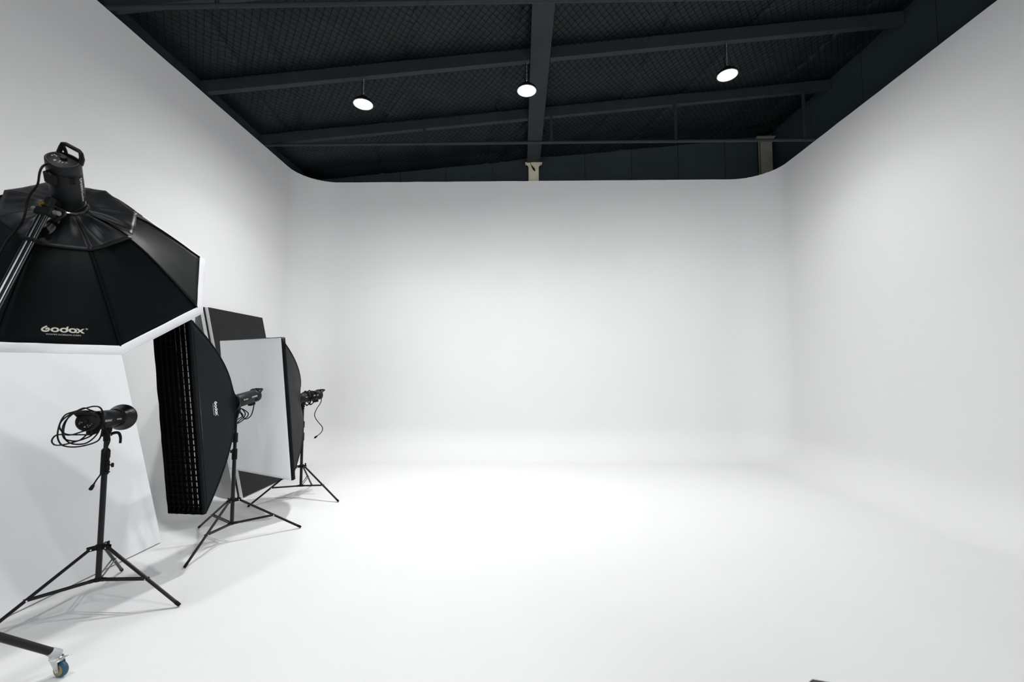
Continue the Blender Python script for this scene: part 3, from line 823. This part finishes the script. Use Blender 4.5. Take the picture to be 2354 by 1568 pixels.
# softbox with a plain white front
F, n, u, v = box_frame((-3.0065, 4.8895, 1.1625), -.4663, .1124); W_, H_, D = 1.131, 1.530, .5545
rs = thing('rectangular_softbox', tuple(F - n * D), 'wide softbox with plain white front turned to the room', 'softbox')
rib, panel = rect_body(F, n, u, v, W_, H_, D, rs, 'cloth_grey', .03, 8.1)
def front(a, b):
    x = a - .5; y = b - .5; bowl = math.sin(PI * a) * math.sin(PI * b)
    cr = .010 * math.exp(-((x * .9 + y * .35 + .05) / .03) ** 2) * bowl + .006 * math.exp(-((x * .7 - y * .5 - .12) / .04) ** 2) * bowl
    edge = (1 - abs(2 * y)) * .0
    return F - n * (.028 * bowl - cr) + u * x * W_ * 1.004 + v * y * H_ * 1.003
MB().grid(front, 40, 50).build('front_diffuser', 'diffuser', rs, 60, solid=.001)['label'] = 'plain white front cloth'
mb = MB(); P = [F + u * a * W_ / 2 + v * b * H_ / 2 for a, b in CORN]
for k in range(4):
    L_ = 20
    def fn(a, b, k=k):
        p = P[k].lerp(P[(k + 1) % 4], a); d = (p - F).normalized()
        out = [v, u, -v, -u][k]
        return p - n * .046 + n * (.042 * b) + out * (.004 + .004 * math.sin(b * PI) + .004 * noise.noise(Vector((a * 9 + k * 7, b * 2, 1))))
    mb.grid(fn, L_, 4)
mb.build('front_lip', 'cloth', rs, 60, solid=.003)
fs3 = F - n * (D + .006)
s3 = strobe('studio_strobe', tuple(fs3), tuple(n), (0, 0, 1), 'strobe wrapped in cable behind the white fronted softbox', pole=(-2.722, 5.445, 1.085))
S3 = (fs3, n, u, v)

# bare strobe with dish reflector, mounted upside down
bn = Vector((-.3014, .9527, -.0376)).normalized()
bfront = Vector((-2.8869, 3.0751, 1.2472))
s1 = strobe('studio_strobe', tuple(bfront), tuple(bn), (.02, 0, 1), 'bare strobe with dish reflector, rear end hung with coiled black cable', flip=True, pole=(-2.859, 2.987, 1.10))
rd = thing('dish_reflector', tuple(bfront - Vector((0, 0, .065))), 'black dish reflector on the front of the bare strobe', 'reflector')
MB().lathe([(-.012, .060), (0, .066), (.006, .066), (.012, .062), (.035, .074), (.075, .0885), (.079, .0925), (.085, .0925), (.088, .0895), (.072, .0835), (.035, .071), (.012, .058)], bfront, bn, 48).build('dish', 'black_metal', rd, 50)
MB().torus(bfront + bn * .087, bn, .0905, .0028, 48, 8).build('rolled_rim', 'black_plastic', rd)

# ------------------------------------------------------------------ foam boards against the left wall
def leaning_board(name, y0, y1, xb, lean, thick, hgt, parent, mface, medge, back=None):
    """a stiff board standing on the floor and leaning towards the left wall"""
    nrm = Vector((math.cos(lean), 0, math.sin(lean))); upv = Vector((-math.sin(lean), 0, math.cos(lean)))
    c0 = Vector((xb, 0, 0))
    def pt(y, h_, d): return c0 + upv * h_ - nrm * d + Vector((0, y, 0))
    zshift = 0.0
    lift = max(0, nrm.z * thick)              # the rear bottom edge is the one on the floor
    core = MB(); vs = [pt(y, h_, d) + Vector((0, 0, lift)) for d in (.0012, thick - .0012) for h_ in (0, hgt) for y in (y0, y1)]
    core.add(vs, [(0, 2, 3, 1), (4, 5, 7, 6), (0, 1, 5, 4), (2, 6, 7, 3), (0, 4, 6, 2), (1, 3, 7, 5)])
    co = core.build('foam_core', medge, parent, 0)
    for d, mm, nm in ((0, mface, 'front_face'), (thick, back or mface, 'rear_face')):
        f = MB(); dd = (d, d + .0011) if d == 0 else (d - .0011, d)
        vs = [pt(y, h_, q) + Vector((0, 0, lift)) for q in dd for h_ in (.002, hgt - .002) for y in (y0 + .002, y1 - .002)]
        f.add(vs, [(0, 2, 3, 1), (4, 5, 7, 6), (0, 1, 5, 4), (2, 6, 7, 3), (0, 4, 6, 2), (1, 3, 7, 5)])
        f.build(nm, mm, parent, 0)
wb = thing('foam_board', (-3.33, 3.44, 0), 'tall white board leaning on the left wall behind the bare strobe', 'foam board')
leaning_board('foam_board', 2.80, 4.045, -3.298, math.atan2(.475, 1.731), .035, 2.40, wb, 'white_board', 'board_edge')
vf = thing('folding_foam_board', (-3.45, 6.0, 0), 'black faced folded board with white edges leaning on the wall behind softboxes', 'foam board')
leaning_board('leaf', 5.40, 6.57, -3.412, math.atan2(.545, 2.365), .042, 2.43, vf, 'black_board', 'board_edge')
leaning_board('leaf', 5.37, 6.52, -3.458, math.atan2(.545, 2.365), .042, 2.43, vf, 'black_board', 'board_edge')

# ------------------------------------------------------------------ cables
def cable(label, pts, r=.0042, k=8, plug=True, origin=None):
    P = catmull(pts, k)
    t = thing('power_cable', tuple(origin or P[0]), label, 'cable', 'power cables of the strobes')
    MB().tube(P, r, 8).build('cord', 'rubber', t)
    if plug:
        d = (P[-1] - P[-4]).normalized(); s_ = d.orthogonal().normalized(); e = P[-1]
        MB().tube([e - d * .004, e + d * .008, e + d * .012, e + d * .03, e + d * .04, e + d * .043], [.0055, .007, .0105, .012, .0125, .0105], 10).build('plug', 'black_plastic', t)
        mb = MB()
        for q in (-1, 1): mb.box(e + d * .052 + s_ * q * .0065, (.005, .0015, .018), Matrix((s_.cross(d), s_, d)).transposed())
        mb.cyl(e + d * .043, e + d * .060 , .002, n=8)
        mb.build('prong', 'chrome', t)
    return t
def cz(x, y, Y): return at(100 + x / 5.227, 890 + y / 5.227, Y)      # a point of the coil, metres into the room
coil = []
def run(lst):
    for i, (x, y) in enumerate(lst):
        Y = 2.825 if x > 560 else 2.79 + .05 * math.sin(i * 1.9 + x * .004)
        coil.append(cz(x, y, Y))
coil.append(s1[6] - s1[2] * .034)
run([(430, 640), (300, 640), (240, 600), (228, 500), (270, 400), (370, 310), (480, 252), (560, 275), (640, 305)])
run([(700, 340), (692, 450), (640, 570), (520, 670), (380, 686), (285, 650), (240, 560), (262, 430), (330, 335), (450, 290), (600, 292), (690, 315)])
run([(712, 420), (685, 600), (600, 672), (400, 718), (240, 705), (180, 640), (170, 550), (200, 430), (262, 335), (380, 292), (520, 250), (600, 232), (670, 240), (705, 285)])
run([(712, 360), (660, 500), (600, 565), (430, 572), (280, 568), (212, 520), (192, 460), (240, 385), (370, 300), (500, 288), (640, 310)])
run([(690, 380), (650, 480), (480, 530), (330, 575), (240, 570), (150, 580), (100, 640), (130, 692), (230, 694), (400, 650), (560, 590), (650, 500), (690, 380)])
coil += [cz(716, 310, 2.83), cz(718, 400, 2.835), cz(740, 490, 2.85), cz(785, 580, 2.87), cz(795, 640, 2.88), cz(770, 710, 2.90), cz(728, 800, 2.93), cz(712, 880, 2.94), cz(718, 960, 2.94), cz(690, 1040, 2.93), cz(640, 1110, 2.92), cz(605, 1165, 2.92)]
cable('black cable coiled over the rear of the bare strobe, plug dangling by the pole', coil, r=.0046)

# octagonal softbox strobe: one cord down the boom
ro = so[5]
P = [ro - ON * .004 - so[4] * -.0 + (at(108, 378, 1.93) - at(140, 368, 1.93)), at(98, 383, 1.90), at(91, 398, 1.89), at(86, 425, 1.90), at(70, 446, 1.92), at(62, 465, 1.93), at(58, 490, 1.93), at(50, 512, 1.94), at(36, 530, 1.95), at(14, 556, 1.94), at(-10, 600, 1.91), at(-60, 690, 1.86), at(-130, 790, 1.80)]
cable('black cord from the octagonal softbox strobe running down beside the boom', P, r=.0046, plug=False)

# strip strobe: loops hanging below it
fs, n, u, v = S2
def q2(x, y, Y): return at(500 + x / 7.839, 850 + y / 7.839, Y)
P = [s2[6] - Vector((0, 0, .012)), s2[6] - s2[2] * .036 + Vector((0, 0, -.002)), q2(636, 740, 4.39), q2(600, 830, 4.36), q2(540, 880, 4.32), q2(490, 880, 4.29), q2(440, 820, 4.27), q2(400, 740, 4.25), q2(430, 705, 4.24), q2(490, 730, 4.25), q2(550, 780, 4.26), q2(540, 840, 4.26),
     q2(480, 890, 4.24), q2(380, 960, 4.20), q2(340, 960, 4.185), q2(360, 900, 4.19), q2(440, 850, 4.20), q2(455, 815, 4.20), q2(420, 770, 4.20), q2(395, 730, 4.20), q2(430, 700, 4.205), q2(480, 750, 4.20), q2(500, 800, 4.20), q2(470, 860, 4.19), q2(400, 910, 4.18), q2(350, 970, 4.165)]
cable('black cable looped under the strobe of the tall strip softbox', P, r=.0050, plug=False)

# rear strobe: cable wound over it with a long tail
def q3(x, y, Y): return at(500 + x / 7.839, 850 + y / 7.839, Y)
P = []
ax0 = S3[0]; nn, uu, vv = S3[1], S3[2], S3[3]
turns = 4.2
for i in range(int(turns * 12)):
    a = i / 12 * 2 * PI; d = .085 + .11 * i / (turns * 12) + .018 * math.sin(i * .8)
    P.append(ax0 - nn * d + (uu * math.cos(a) + vv * math.sin(a)) * (.074 + .006 * math.sin(i * 1.3)) + Vector((0, 0, -.030 * max(0, -math.sin(a)) ** 2)))
P += [q3(1700, 385, 5.55), q3(1760, 400, 5.55), q3(1830, 450, 5.56), q3(1872, 530, 5.57), q3(1850, 610, 5.58), q3(1790, 700, 5.58), q3(1750, 800, 5.58), q3(1765, 870, 5.58), q3(1820, 950, 5.58), q3(1880, 1020, 5.58), q3(1893, 1080, 5.58), q3(1860, 1140, 5.58), q3(1800, 1190, 5.58)]
cable('black cable wound round the farthest strobe, its tail and plug hanging free', P, r=.0050)

# ------------------------------------------------------------------ black case at the lower right
cs = thing('equipment_case', (1.02, .98, 0), 'corner of a black equipment case at the bottom right edge', 'case')
ca = at(1857, 1555, 1.194); ax = Vector((.071, -.020, 0)).normalized(); ay = Vector((ax.y, -ax.x, 0))
if ay.y > 0: ay = -ay
Rc = Matrix((ax, -ay, Vector((0, 0, 1)))).transposed(); top = ca.z
cen = Vector((ca.x, ca.y, 0)) + ax * .25 + ay * .16
MB().box(cen + Vector((0, 0, (top - .10) / 2 + .03)), (.50, .32, top - .16), Rc, .012).build('case_body', 'case', cs)
MB().box(cen + Vector((0, 0, top - .0425)), (.50, .32, .085), Rc, .008).build('lid', 'case', cs)
for a in (-1, 1):
    for b in (-1, 1):
        MB().lathe([(0, .02), (.004, .024), (.03, .024), (.034, .02)], cen + Rc @ Vector((a * .2, b * .12, 0)), (0, 0, 1), 16).build('foot', 'rubber', cs)
mb = MB(); hc = cen + Rc @ Vector((0, -.17, top - .2))
mb.tube(catmull([hc + ax * -.07, hc + ax * -.06 + ay * .03, hc + ax * .06 + ay * .03, hc + ax * .07], 6), .008, 8); mb.build('carry_handle', 'black_plastic', cs)
for q in (-.15, .15): MB().box(cen + Rc @ Vector((q, -.163, top - .09)), (.03, .008, .05), Rc, .002).build('latch', 'chrome', cs)
